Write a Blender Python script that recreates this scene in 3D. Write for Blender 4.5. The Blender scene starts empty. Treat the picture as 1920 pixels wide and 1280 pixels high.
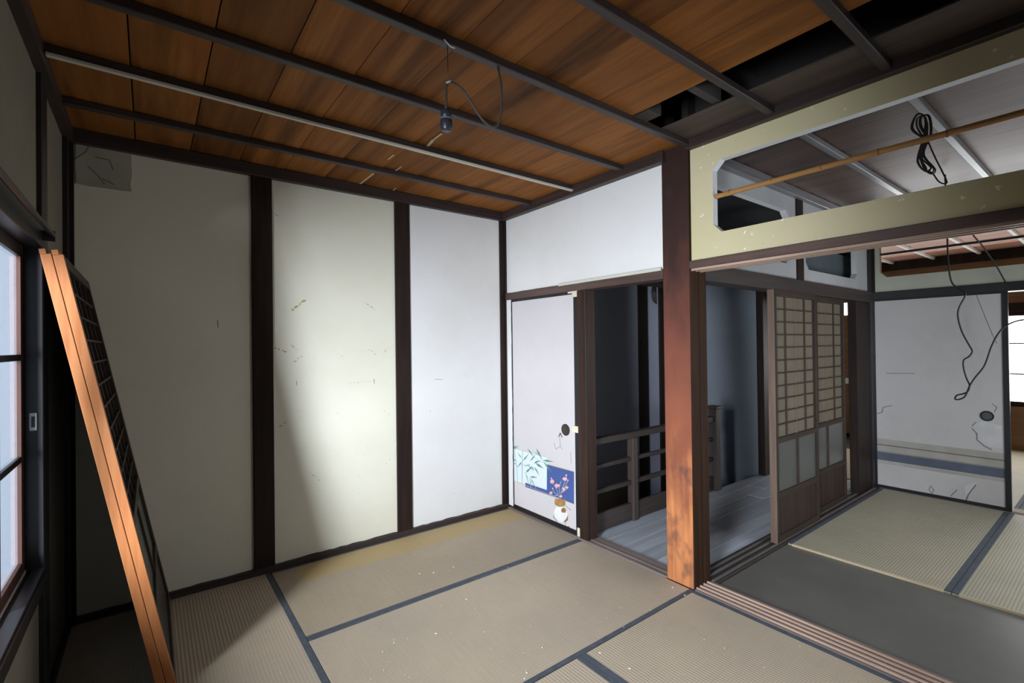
import bpy, bmesh, math, random
from mathutils import Vector, Matrix, noise
R = random.Random(7)
S = bpy.context.scene
C = S.collection

# ------------------------------------------------------------------ camera
F, YAW, PITCH, ROLL, H = 893.2, 0.650657, 0.006758, 0.0123526, 1.38
fwd = Vector((math.sin(YAW)*math.cos(PITCH), math.cos(YAW)*math.cos(PITCH), math.sin(PITCH)))
rt = Vector((math.cos(YAW), -math.sin(YAW), 0)); dn = fwd.cross(rt)
rt2 = rt*math.cos(ROLL) + dn*math.sin(ROLL); dn2 = dn*math.cos(ROLL) - rt*math.sin(ROLL)
cd = bpy.data.cameras.new('camera'); cam = bpy.data.objects.new('camera', cd); C.objects.link(cam)
cd.sensor_width = 36; cd.lens = F/1920*36; cd.clip_start = .02
cam.matrix_world = Matrix(((rt2.x, -dn2.x, -fwd.x, 0), (rt2.y, -dn2.y, -fwd.y, 0), (rt2.z, -dn2.z, -fwd.z, H), (0, 0, 0, 1)))
S.camera = cam
def ray(u, v): return rt2*((u-960)/F) + dn2*((v-640)/F) + fwd
def onx(u, v, X): r = ray(u, v); p = r*(X/r.x); return Vector((p.x, p.y, p.z+H))
def ony(u, v, Y): r = ray(u, v); p = r*(Y/r.y); return Vector((p.x, p.y, p.z+H))
def onz(u, v, Z=0): r = ray(u, v); p = r*((Z-H)/r.z); return Vector((p.x, p.y, Z))

# ------------------------------------------------------------------ world, lights, exposure
w = bpy.data.worlds.new('world'); S.world = w; w.use_nodes = True
w.node_tree.nodes['Background'].inputs[0].default_value = (.75, .87, 1, 1)
w.node_tree.nodes['Background'].inputs[1].default_value = .14
vs = S.view_settings; vs.view_transform = 'Standard'; vs.look = 'None'; vs.exposure = 0; vs.gamma = 1; vs.use_curve_mapping = False
def area(name, loc, direction, sx, sy, power, col, spread, roll=0):
    l = bpy.data.lights.new(name, 'AREA'); l.shape = 'RECTANGLE'; l.size = sx; l.size_y = sy
    l.energy = power; l.color = col; l.spread = math.radians(spread)
    o = bpy.data.objects.new(name, l); C.objects.link(o); o.location = loc
    o.rotation_euler = (Vector(direction).to_track_quat('-Z', 'Y').to_matrix() @ Matrix.Rotation(math.radians(roll), 3, 'Z')).to_euler()
    return o
area('daylight_strip', (-3.0, -.36, 1.95), (1, 0, 0), .74, 4.1, 1100, (.84, .905, 1), 180, 16)  # window daylight lamp, added as a tilted strip to shape the leaning doors' shadow
area('daylight_second_room', (4.1, -.55, 1.05), (-.1, 1, .05), 2.0, 1.5, 33, (.86, .93, 1), 170)

# ------------------------------------------------------------------ materials
def newmat(name):
    m = bpy.data.materials.new(name); m.use_nodes = True
    nt = m.node_tree; b = nt.nodes['Principled BSDF']
    return m, nt, b
def N(nt, t, **k):
    n = nt.nodes.new(t)
    for a, v in k.items():
        if a in n.inputs: n.inputs[a].default_value = v
        else: setattr(n, a, v)
    return n
def mixc(nt, fac, a, b):
    n = nt.nodes.new('ShaderNodeMix'); n.data_type = 'RGBA'
    for sock, v in ((n.inputs[0], fac), (n.inputs[6], a), (n.inputs[7], b)):
        if hasattr(v, 'is_output'): nt.links.new(v, sock)
        elif isinstance(v, (int, float)): sock.default_value = v
        else: sock.default_value = (*v, 1)
    return n.outputs[2]
def ramp(nt, src, stops):
    r = nt.nodes.new('ShaderNodeValToRGB'); nt.links.new(src, r.inputs[0])
    e = r.color_ramp.elements
    while len(e) < len(stops): e.new(.5)
    for i, (p, v) in enumerate(stops): e[i].position = p; e[i].color = (v, v, v, 1) if isinstance(v, (int, float)) else (*v, 1)
    return r.outputs[0]
def noi(nt, scale, detail=3, sx=1, sy=1, sz=1, coord='Object', rough=.55, dist=0, off=0):
    tc = nt.nodes.new('ShaderNodeTexCoord'); mp = nt.nodes.new('ShaderNodeMapping')
    nt.links.new(tc.outputs[coord], mp.inputs[0]); mp.inputs['Scale'].default_value = (sx, sy, sz)
    mp.inputs['Location'].default_value = (off, off*1.3, off*.7)
    if off == 'rand': pass
    n = N(nt, 'ShaderNodeTexNoise', Scale=scale, Detail=detail, Roughness=rough, Distortion=dist)
    nt.links.new(mp.outputs[0], n.inputs['Vector'])
    return n.outputs['Fac']
def bump(nt, b, src, strength=.2, dist=.002):
    n = N(nt, 'ShaderNodeBump', Strength=strength, Distance=dist)
    nt.links.new(src, n.inputs['Height']); nt.links.new(n.outputs[0], b.inputs['Normal'])
def rnd(nt):
    return nt.nodes.new('ShaderNodeObjectInfo').outputs['Random']

def plain(name, col, rough=.6, metal=0, var=.12, scale=6, bmp=.1, spec=None):
    m, nt, b = newmat(name)
    f = noi(nt, scale, 4)
    d = tuple(c*(1-var) for c in col); l = tuple(min(1, c*(1+var)) for c in col)
    nt.links.new(mixc(nt, ramp(nt, f, [(.3, 0.), (.7, 1.)]), d, l), b.inputs['Base Color'])
    b.inputs['Roughness'].default_value = rough; b.inputs['Metallic'].default_value = metal
    if spec is not None: b.inputs['Specular IOR Level'].default_value = spec
    if bmp: bump(nt, b, noi(nt, 60, 3), bmp, .002)
    return m
def plaster(name, col, stain, amount=.5, chips=None):
    m, nt, b = newmat(name)
    big = ramp(nt, noi(nt, 1.6, 5, rough=.65), [(.42, 0.), (.75, 1.)])
    c = mixc(nt, big, col, tuple(a*(1-amount)+s*amount for a, s in zip(col, stain)))
    sp = ramp(nt, noi(nt, 38, 2), [(.70, 0.), (.74, .5)])
    c = mixc(nt, sp, c, stain)
    if chips:
        k = ramp(nt, noi(nt, 22, 3, rough=.7), [(.67, 0.), (.69, 1.)])
        c = mixc(nt, k, c, chips)
    nt.links.new(c, b.inputs['Base Color']); b.inputs['Roughness'].default_value = .85
    b.inputs['Specular IOR Level'].default_value = .2
    bump(nt, b, noi(nt, 90, 4), .25, .0015)
    return m
def wood(name, a, bcol, axis='z', rough=.45, scale=5, spec=.5, vary=.35):
    m, nt, b = newmat(name)
    st = dict(x=(.06, 1, 1), y=(1, .06, 1), z=(1, 1, .06))[axis]
    g = noi(nt, scale*6, 5, *st, rough=.6, dist=.4)
    g2 = noi(nt, scale*.6, 3, *[s if s == 1 else .25 for s in st])
    c = mixc(nt, ramp(nt, g, [(.32, 0.), (.68, 1.)]), a, bcol)
    c = mixc(nt, ramp(nt, g2, [(.4, 0.), (.65, vary)]), c, tuple(v*.45 for v in a))
    nt.links.new(c, b.inputs['Base Color']); b.inputs['Roughness'].default_value = rough
    b.inputs['Specular IOR Level'].default_value = spec
    bump(nt, b, g, .18, .002)
    return m
def boards(name, a, bcol, dark, axis='y', rough=.5, rv=.5, spec=.4):
    """planks: colour differs from board to board"""
    m, nt, b = newmat(name)
    st = dict(x=(.07, 1, 1), y=(1, .07, 1))[axis]
    r = rnd(nt)
    tc = nt.nodes.new('ShaderNodeTexCoord'); mp = nt.nodes.new('ShaderNodeMapping'); mp.inputs['Scale'].default_value = st
    add = nt.nodes.new('ShaderNodeVectorMath'); add.operation = 'ADD'
    mul = nt.nodes.new('ShaderNodeMath'); mul.operation = 'MULTIPLY'; mul.inputs[1].default_value = 37.
    nt.links.new(r, mul.inputs[0]); nt.links.new(tc.outputs['Object'], mp.inputs[0])
    nt.links.new(mp.outputs[0], add.inputs[0]); nt.links.new(mul.outputs[0], add.inputs[1])
    def nz(scale, det, dist=0):
        n = N(nt, 'ShaderNodeTexNoise', Scale=scale, Detail=det, Roughness=.6, Distortion=dist); nt.links.new(add.outputs[0], n.inputs['Vector']); return n.outputs['Fac']
    g = nz(26, 5, .6); s = nz(5, 4, .8)
    c = mixc(nt, ramp(nt, g, [(.3, 0.), (.7, 1.)]), a, bcol)
    c = mixc(nt, ramp(nt, s, [(.48, 0.), (.72, .85)]), c, dark)
    hs = N(nt, 'ShaderNodeHueSaturation'); nt.links.new(c, hs.inputs['Color'])
    mr = N(nt, 'ShaderNodeMapRange'); nt.links.new(r, mr.inputs[0]); mr.inputs[3].default_value = 1-rv*.5; mr.inputs[4].default_value = 1+rv*.5
    nt.links.new(mr.outputs[0], hs.inputs['Value'])
    nt.links.new(hs.outputs[0], b.inputs['Base Color']); b.inputs['Roughness'].default_value = rough
    b.inputs['Specular IOR Level'].default_value = spec
    bump(nt, b, g, .2, .002)
    return m
def tatami(name, along, col=(.50, .41, .30), fade=None):
    m, nt, b = newmat(name)
    tc = nt.nodes.new('ShaderNodeTexCoord'); sep = nt.nodes.new('ShaderNodeSeparateXYZ'); nt.links.new(tc.outputs['Object'], sep.inputs[0])
    wv = nt.nodes.new('ShaderNodeTexWave'); wv.bands_direction = 'Y' if along == 'x' else 'X'; wv.inputs['Scale'].default_value = 21.; wv.inputs['Distortion'].default_value = .25
    nt.links.new(tc.outputs['Object'], wv.inputs['Vector'])
    st = (1, .02, 1) if along == 'x' else (.02, 1, 1)
    fine = noi(nt, 260, 2, *st)
    pat = noi(nt, 1.7, 4, rough=.6)
    c = mixc(nt, ramp(nt, pat, [(.35, 0.), (.7, 1.)]), col, tuple(v*k for v, k in zip(col, (.86, .88, .92))))
    c = mixc(nt, ramp(nt, wv.outputs['Fac'], [(.0, .16), (.35, 0.)]), c, tuple(v*.45 for v in col))
    c = mixc(nt, ramp(nt, fine, [(.3, .25), (.6, 0.)]), c, tuple(v*.6 for v in col))
    c = mixc(nt, ramp(nt, noi(nt, 45, 2), [(.735, 0.), (.76, .6)]), c, (.7, .66, .6))
    if fade: c = fade(nt, sep, c)
    nt.links.new(c, b.inputs['Base Color']); b.inputs['Roughness'].default_value = .62; b.inputs['Specular IOR Level'].default_value = .35
    bump(nt, b, wv.outputs['Fac'], .35, .002)
    return m

PL_W = plaster('plaster_white', (.80, .80, .79), (.60, .55, .42), .25)
PL_B = plaster('plaster_back', (.76, .745, .625), (.58, .54, .40), .30)
PL_C = plaster('plaster_cream', (.62, .55, .36), (.52, .50, .26), .6, chips=(.85, .82, .70))
PL_REV = plaster('plaster_reveal', (.66, .67, .68), (.5, .5, .48), .3)
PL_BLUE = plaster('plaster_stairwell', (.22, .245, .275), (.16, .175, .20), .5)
PL_G = plaster('plaster_grey', (.40, .40, .40), (.25, .25, .25), .5)
PL_GR = plaster('plaster_green_grey', (.46, .47, .38), (.34, .34, .26), .5)
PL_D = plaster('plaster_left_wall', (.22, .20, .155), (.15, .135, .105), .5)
PL_OLD = plaster('plaster_patch', (.46, .44, .37), (.16, .15, .12), .7)
WD = wood('dark_post_wood', (.018, .011, .009), (.034, .021, .017), 'z', .55, spec=.14)
WDX = wood('dark_beam_wood_x', (.026, .018, .016), (.05, .032, .028), 'x', .5)
WDY = wood('dark_beam_wood_y', (.030, .020, .018), (.060, .038, .032), 'y', .5)
WBL = wood('black_window_wood', (.012, .012, .013), (.024, .022, .023), 'z', .38)
WBR = wood('brown_stile_wood', (.06, .022, .015), (.12, .045, .028), 'z', .5)
WLEAN = wood('leaning_door_wood', (.44, .15, .045), (.56, .225, .08), 'z', .5, vary=.3)
WSH = wood('shoji_wood', (.045, .028, .02), (.07, .045, .032), 'z', .6, spec=.25)
WSHX = wood('shoji_rail_wood', (.030, .019, .013), (.05, .032, .023), 'x', .6, spec=.25)
WSHE = wood('shoji_edge_wood', (.13, .085, .06), (.20, .135, .098), 'z', .55)
WSHF = wood('shoji_face_wood', (.026, .016, .011), (.045, .028, .02), 'z', .6, spec=.25)
WDK = wood('leaning_face_wood', (.022, .014, .011), (.038, .024, .018), 'z', .5)
WPANEL = wood('shoji_panel_wood', (.022, .013, .010), (.04, .023, .017), 'z', .6, spec=.25)
WBEAM = wood('lintel_wood', (.075, .045, .038), (.12, .075, .06), 'y', .5)
WTRK = wood('track_ridge_wood', (.36, .24, .18), (.55, .40, .31), 'y', .45)
WTRKD = wood('track_groove_wood', (.16, .125, .115), (.26, .21, .19), 'y', .5)
WBRN = wood('brown_panel_wood', (.16, .075, .03), (.24, .12, .05), 'y', .5)
RAILW = wood('railing_wood', (.035, .025, .022), (.06, .044, .038), 'x', .5)
RAILZ = wood('railing_post_wood', (.045, .033, .028), (.085, .06, .05), 'z', .5)
CEIL = boards('ceiling_boards', (.235, .082, .019), (.32, .13, .033), (.05, .02, .008), 'y', .6, .6, .12)
CEILD = boards('ceiling_board_dusty', (.050, .035, .028), (.075, .052, .042), (.03, .022, .02), 'y', .6)
CEIL2 = boards('second_room_ceiling_boards', (.07, .042, .032), (.13, .082, .064), (.03, .02, .016), 'y', .42, .4, .4)
CEIL3 = boards('third_room_ceiling_boards', (.44, .21, .14), (.58, .33, .25), (.20, .09, .06), 'y', .5)
BATT = wood('ceiling_batten_wood', (.030, .022, .022), (.06, .045, .043), 'x', .5)
BATT2 = wood('grey_batten_wood', (.13, .125, .13), (.23, .225, .235), 'x', .3)
PLANK = boards('hall_planks', (.38, .41, .46), (.47, .50, .55), (.22, .23, .25), 'x', .45, .2)
DARKFL = plain('dark_floor_board', (.135, .128, .112), .42, var=.15, scale=2)
HERI = plain('mat_border_cloth', (.070, .080, .098), .8, var=.2, scale=30)
STRAW = plain('mat_straw_edge', (.55, .44, .29), .8)
BLACKL = plain('black_lacquer', (.010, .010, .012), .35)
PAPER = plain('door_paper', (.62, .588, .598), .75, var=.03, scale=3)
PAPER4 = plaster('old_door_paper', (.50, .48, .47), (.38, .35, .32), .6)
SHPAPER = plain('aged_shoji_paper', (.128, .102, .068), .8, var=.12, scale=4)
HIKITE = plain('bronze_pull', (.055, .04, .032), .35, metal=.6)
HIKITE2 = plain('black_pull', (.012, .013, .016), .25)
TAPE = plain('cream_tape', (.74, .68, .53), .7)
BLUE = plain('print_blue', (.055, .10, .30), .75, var=.06)
PALE = plain('print_pale_blue', (.68, .76, .80), .75, var=.03)
GREEN = plain('print_green', (.12, .27, .24), .75, var=.2)
GREENL = plain('print_light_green', (.30, .46, .43), .75, var=.2)
PINK = plain('print_pink', (.78, .42, .42), .75)
TWIG = plain('print_twig', (.46, .47, .43), .75)
GOLD = plain('print_gold_line', (.55, .46, .28), .6)
BROWNP = plain('print_brown', (.36, .20, .07), .75, var=.4, scale=20)
VASEW = plain('print_vase_white', (.80, .80, .80), .7)
GREYB = plain('print_grey_band', (.36, .34, .30), .75)
NAVY = plain('print_navy_band', (.085, .10, .135), .75, var=.2)
TEAR = plain('torn_paper_line', (.16, .14, .12), .8)
TEARL = plain('torn_paper_light', (.53, .52, .515), .8)
TAN = plain('tape_residue', (.46, .36, .18), .8)
PVC = plain('white_plastic', (.72, .74, .72), .45, var=.05)
CONDUIT = plain('pale_cable_cover', (.60, .60, .52), .45, var=.06)
METAL = plain('dark_metal_rail', (.10, .10, .105), .35, metal=.8)
CORD = plain('grey_cord', (.075, .062, .052), .6)
CORDB = plain('black_cord', (.016, .014, .013), .5)
SOCK = plain('bakelite_socket', (.030, .036, .048), .32)
BAMBOO = wood('bamboo_skin', (.40, .20, .065), (.56, .31, .11), 'y', .32)
CRUMB = plain('plaster_crumb', (.75, .72, .66), .9)
DARK = plain('attic_dark', (.02, .018, .016), .9)
ATTIC = plain('attic_timber', (.05, .046, .04), .9)
VOID = plain('stairwell_dark', (.03, .03, .032), .9)

# main post: bare orange wood where hands and feet wore the stain off, dark varnish above
def post_mat():
    m, nt, b = newmat('worn_post_wood')
    tc = nt.nodes.new('ShaderNodeTexCoord'); sep = nt.nodes.new('ShaderNodeSeparateXYZ'); nt.links.new(tc.outputs['Object'], sep.inputs[0])
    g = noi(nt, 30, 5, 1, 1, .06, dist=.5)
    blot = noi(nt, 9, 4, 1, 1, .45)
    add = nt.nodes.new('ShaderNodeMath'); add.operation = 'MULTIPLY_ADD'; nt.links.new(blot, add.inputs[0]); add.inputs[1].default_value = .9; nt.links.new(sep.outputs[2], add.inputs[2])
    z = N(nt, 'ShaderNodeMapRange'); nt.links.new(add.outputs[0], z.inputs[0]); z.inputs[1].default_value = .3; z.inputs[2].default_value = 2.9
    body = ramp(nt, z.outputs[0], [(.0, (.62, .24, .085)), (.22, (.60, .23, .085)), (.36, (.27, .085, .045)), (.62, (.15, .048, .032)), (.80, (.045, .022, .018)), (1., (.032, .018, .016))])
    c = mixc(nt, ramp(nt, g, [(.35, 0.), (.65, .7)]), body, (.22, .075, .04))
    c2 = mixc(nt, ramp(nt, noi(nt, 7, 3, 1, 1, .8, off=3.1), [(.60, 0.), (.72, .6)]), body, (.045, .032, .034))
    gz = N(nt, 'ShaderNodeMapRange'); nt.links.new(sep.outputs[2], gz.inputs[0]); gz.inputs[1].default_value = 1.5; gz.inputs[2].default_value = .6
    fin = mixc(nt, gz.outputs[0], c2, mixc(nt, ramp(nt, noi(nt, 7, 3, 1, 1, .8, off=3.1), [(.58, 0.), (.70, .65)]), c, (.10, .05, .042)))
    nt.links.new(fin, b.inputs['Base Color']); b.inputs['Roughness'].default_value = .42
    bump(nt, b, g, .15, .002)
    return m
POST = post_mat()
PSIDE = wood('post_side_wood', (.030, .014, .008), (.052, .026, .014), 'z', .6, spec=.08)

def lit_glass(name, col, strength, pattern=True, clear=0):
    """frosted pane with daylight behind it: a lit window"""
    m, nt, b = newmat(name)
    b.inputs['Base Color'].default_value = (.5, .55, .6, 1); b.inputs['Roughness'].default_value = .35
    e = col
    if pattern:
        tc = nt.nodes.new('ShaderNodeTexCoord'); mp = nt.nodes.new('ShaderNodeMapping'); nt.links.new(tc.outputs['Object'], mp.inputs[0])
        mp.inputs['Scale'].default_value = (1, 60, 22); mp.inputs['Rotation'].default_value = (.5, 0, 0)
        v = N(nt, 'ShaderNodeTexVoronoi', Scale=1.); nt.links.new(mp.outputs[0], v.inputs['Vector'])
        k = ramp(nt, v.outputs['Distance'], [(.10, .55), (.22, 0.)])
        ec = mixc(nt, k, col, tuple(x*.5 for x in col))
        nt.links.new(ec, b.inputs['Emission Color'])
    else: b.inputs['Emission Color'].default_value = (*col, 1)
    b.inputs['Emission Strength'].default_value = strength
    if clear:
        mx = N(nt, 'ShaderNodeMixShader', Fac=clear); tr_ = N(nt, 'ShaderNodeBsdfTransparent')
        nt.links.new(b.outputs[0], mx.inputs[1]); nt.links.new(tr_.outputs[0], mx.inputs[2]); nt.links.new(mx.outputs[0], nt.nodes['Material Output'].inputs[0])
    return m
GLASS1 = lit_glass('frosted_leaf_glass', (.62, .78, 1.0), 4.0, True, .92)
GLASS3 = lit_glass('bright_window_glass', (.96, .98, 1), 7.0, False)
def frost():
    m, nt, b = newmat('shoji_glass')
    b.inputs['Base Color'].default_value = (.10, .10, .09, 1); b.inputs['Roughness'].default_value = .28
    b.inputs['Specular IOR Level'].default_value = .5; b.inputs['Alpha'].default_value = .82
    bump(nt, b, noi(nt, 120, 2), .1, .001)
    return m
SHGLASS = frost()

# ------------------------------------------------------------------ builders
def link(name, me, mat, parent=None):
    o = bpy.data.objects.new(name, me); C.objects.link(o)
    if mat:
        for mm in (mat if isinstance(mat, (list, tuple)) else [mat]): me.materials.append(mm)
    if parent:
        o.parent = parent
        p = parent; off = Vector((0, 0, 0))
        while p: off += p.location; p = p.parent
        me.transform(Matrix.Translation(-off))
    return o
def tag(o, label, cat, group=None, kind=None):
    o['label'] = label; o['category'] = cat
    if group: o['group'] = group
    if kind: o['kind'] = kind
    return o
def empty(name, loc=(0, 0, 0)):
    o = bpy.data.objects.new(name, None); C.objects.link(o); o.location = loc; o.empty_display_size = .1
    return o
def boxm(x0, x1, y0, y1, z0, z1, bev=0):
    bm = bmesh.new(); bmesh.ops.create_cube(bm, size=1)
    for v in bm.verts: v.co = Vector(((x0+x1)/2+v.co.x*(x1-x0), (y0+y1)/2+v.co.y*(y1-y0), (z0+z1)/2+v.co.z*(z1-z0)))
    if bev: bmesh.ops.bevel(bm, geom=bm.edges[:], offset=bev, segments=1, affect='EDGES')
    me = bpy.data.meshes.new('m'); bm.to_mesh(me); bm.free(); return me
def box(name, x0, x1, y0, y1, z0, z1, mat, parent=None, bev=0): return link(name, boxm(x0, x1, y0, y1, z0, z1, bev), mat, parent)
def smooth(pts, n=8):
    P = [Vector(p) for p in pts]; P = [P[0]*2-P[1]] + P + [P[-1]*2-P[-2]]; out = []
    for i in range(1, len(P)-2):
        a, b, c, d = P[i-1:i+3]
        for k in range(n):
            t = k/n
            out.append(.5*((2*b)+(c-a)*t+(2*a-5*b+4*c-d)*t*t+(3*b-a-3*c+d)*t**3))
    out.append(P[-2]); return out
def tubem(pts, r, seg=8):
    vs_, fs = [], []; up = Vector((0, 0, 1)); prev = None
    for i, p in enumerate(pts):
        t = (pts[min(i+1, len(pts)-1)]-pts[max(i-1, 0)]).normalized()
        if prev is None: a = t.orthogonal().normalized()
        else: a = (prev-t*prev.dot(t)).normalized()
        prev = a; b = t.cross(a); rr = r[i] if isinstance(r, list) else r
        for k in range(seg):
            an = 2*math.pi*k/seg; vs_.append(p+(a*math.cos(an)+b*math.sin(an))*rr)
    n = len(pts)
    for i in range(n-1):
        for k in range(seg): fs.append((i*seg+k, i*seg+(k+1) % seg, (i+1)*seg+(k+1) % seg, (i+1)*seg+k))
    fs.append(tuple(range(seg))[::-1]); fs.append(tuple(range((n-1)*seg, n*seg)))
    me = bpy.data.meshes.new('t'); me.from_pydata(vs_, [], fs); me.polygons.foreach_set('use_smooth', [True]*len(me.polygons)); return me
def lathem(prof, c, seg=20):
    vs_, fs = [], []
    for (r, z) in prof:
        for k in range(seg): an = 2*math.pi*k/seg; vs_.append((c[0]+r*math.cos(an), c[1]+r*math.sin(an), c[2]+z))
    n = len(prof)
    for i in range(n-1):
        for k in range(seg): fs.append((i*seg+k, i*seg+(k+1) % seg, (i+1)*seg+(k+1) % seg, (i+1)*seg+k))
    fs.append(tuple(range(seg))[::-1]); fs.append(tuple(range((n-1)*seg, n*seg)))
    me = bpy.data.meshes.new('l'); me.from_pydata(vs_, [], fs); me.polygons.foreach_set('use_smooth', [True]*len(me.polygons)); return me
def mapper(plane, base, sgn):
    """(u, v, d) -> world: plane 'x' at x=base (u=y, v=z), plane 'y' at y=base (u=x, v=z), plane 'z' (u=x, v=y); d = depth away from the viewer (sgn)"""
    if plane == 'x': return lambda u, v, d: (base+sgn*d, u, v)
    if plane == 'y': return lambda u, v, d: (u, base+sgn*d, v)
    return lambda u, v, d: (u, v, base+sgn*d)
def fixn(me):
    bm = bmesh.new(); bm.from_mesh(me); bmesh.ops.recalc_face_normals(bm, faces=bm.faces[:]); bm.to_mesh(me); bm.free(); return me
def polym(polys, mp, d0, d1):
    """extruded flat polygons (list of lists of (u,v)) from depth d0 to d1"""
    vs_, fs = [], []
    for p in polys:
        b = len(vs_); n = len(p)
        vs_ += [mp(u, v, d0) for u, v in p]+[mp(u, v, d1) for u, v in p]
        fs.append(tuple(range(b, b+n))); fs.append(tuple(range(b+2*n-1, b+n-1, -1)))
        fs += [(b+i, b+(i+1) % n, b+n+(i+1) % n, b+n+i) for i in range(n)]
    me = bpy.data.meshes.new('p'); me.from_pydata(vs_, [], fs); return fixn(me)
def ragged(u0, u1, v0, v1, j=.0025, step=.04):
    out = []
    def side(a, b):
        n = max(2, int((Vector(b)-Vector(a)).length/step))
        for i in range(n):
            t = i/n; k = j if 0 < i else j*.5
            out.append((a[0]+(b[0]-a[0])*t+R.uniform(-k, k), a[1]+(b[1]-a[1])*t+R.uniform(-k, k)))
    side((u0, v0), (u1, v0)); side((u1, v0), (u1, v1)); side((u1, v1), (u0, v1)); side((u0, v1), (u0, v0))
    return out
def holem(u0, u1, v0, v1, a0, a1, b0, b1, ch, mp, th):
    """plate with an opening whose corners are cut off (octagon); inner reveal = material 1"""
    inn = [(a0+ch, b0), (a1-ch, b0), (a1, b0+ch), (a1, b1-ch), (a1-ch, b1), (a0+ch, b1), (a0, b1-ch), (a0, b0+ch)]
    out = [(a0+ch, v0), (a1-ch, v0), (u1, b0+ch), (u1, b1-ch), (a1-ch, v1), (a0+ch, v1), (u0, b1-ch), (u0, b0+ch)]
    cor = {1: (u1, v0), 3: (u1, v1), 5: (u0, v1), 7: (u0, v0)}
    vs_, fs, mi = [], [], []
    def add(pts, m):
        b = len(vs_); vs_.extend(pts); fs.append(tuple(range(b, b+len(pts)))); mi.append(m)
    for i in range(8):
        k = (i+1) % 8
        ring = [out[i]]+([cor[i]] if i in cor else [])+[out[k], inn[k], inn[i]]
        for d in (0, th): add([mp(u, v, d) for u, v in ring], 0)
        add([mp(*inn[i], 0), mp(*inn[k], 0), mp(*inn[k], th), mp(*inn[i], th)], 1)
        o = ring[:-2]
        for q in range(len(o)-1): add([mp(*o[q], 0), mp(*o[q+1], 0), mp(*o[q+1], th), mp(*o[q], th)], 0)
    me = bpy.data.meshes.new('h'); me.from_pydata(vs_, [], fs)
    for p, m in zip(me.polygons, mi): p.material_index = m
    bm = bmesh.new(); bm.from_mesh(me); bmesh.ops.remove_doubles(bm, verts=bm.verts[:], dist=1e-5); bmesh.ops.recalc_face_normals(bm, faces=bm.faces[:]); bm.to_mesh(me); bm.free()
    return me
def ribbon(pts, wd):
    """2D polyline -> list of quads"""
    q = []
    for a, b in zip(pts, pts[1:]):
        a, b = Vector(a), Vector(b); t = (b-a)
        if t.length < 1e-6: continue
        n = Vector((-t.y, t.x)).normalized()*wd/2; e = t.normalized()*wd*.2
        q.append([tuple(a-e-n), tuple(b+e-n), tuple(b+e+n), tuple(a-e+n)])
    return q

X1, YB, XL, Y3, X3, YN = 2.41, 3.265, -.335, 1.52, 5.43, -.33   # the planes of the house
ZP = 2.44     # top of plaster
ZC = 2.50     # ceiling boards

# ------------------------------------------------------------------ outer shell: floors, roof void
fl = box('floor', -.50, 9.0, -.50, 1.60, -.12, -.052, DARK); tag(fl, 'sub floor under the mats', 'floor', kind='structure')
box('board', 2.575, 3.475, YN, 1.475, -.052, -.012, DARKFL, fl)
roof = box('ceiling_roof', -.6, 9.0, -.6, 3.6, 3.02, 3.08, DARK); tag(roof, 'dark underside of the roof above the ceiling boards', 'roof', kind='structure')
for i, yy in enumerate((.25, 1.15, 2.05)):
    box('rafter', -.4, 5.4, yy, yy+.1, 2.72, 2.84, ATTIC, roof)
box('loft_board', 1.93, 2.16, 1.18, 1.22, 2.52, 2.72, ATTIC, roof)
box('loft_post', 1.93, 2.03, 1.42, 1.50, 2.51, 2.72, ATTIC, roof)

# ------------------------------------------------------------------ wall_back (three plaster panels between dark posts)
wb = box('wall_back', -.46, 2.50, YB+.022, YB+.12, -.10, 3.02, DARK); tag(wb, 'back wall of three plaster panels between dark posts', 'wall', kind='structure')
mpb = mapper('y', YB, 1)
for (a, b, m) in ((-.305, .502, PL_B), (.609, 1.424, PL_B), (1.535, 2.362, PL_W)):
    link('plaster_panel', polym([ragged(a, b, .038, 2.432)], mpb, 0, .021), m, wb)
box('post', .497, .612, YB-.018, YB+.02, 0, ZP+.03, WD, wb, .004)
box('post', 1.421, 1.538, YB-.012, YB+.02, 0, ZP+.03, WD, wb, .004)
box('corner_post', -.335, -.300, YB-.02, YB+.02, 0, ZP+.03, WD, wb)
box('corner_post', 2.36, 2.415, YB-.012, YB+.03, 0, ZP+.03, WD, wb, .003)
box('skirting', -.335, 2.41, YB-.020, YB+.01, 0, .036, WDX, wb, .002)
box('cornice', -.335, 2.41, YB-.035, YB+.02, 2.428, 2.50, WDX, wb, .003)
link('patch_board', polym([ragged(-.292, -.072, 2.226, 2.47, .004)], mpb, -.006, 0), PL_OLD, wb)
cr = []
for pts in ([(176, 258), (160, 285), (140, 298)], [(165, 312), (182, 328), (196, 345)], [(178, 294), (205, 300), (212, 318)], [(192, 335), (214, 346)]):
    cr += ribbon([(ony(u, v, YB-.006).x, ony(u, v, YB-.006).z) for u, v in pts], .005)
link('crack', polym(cr, mpb, -.0068, -.006), TEAR, wb)
res = []
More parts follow.
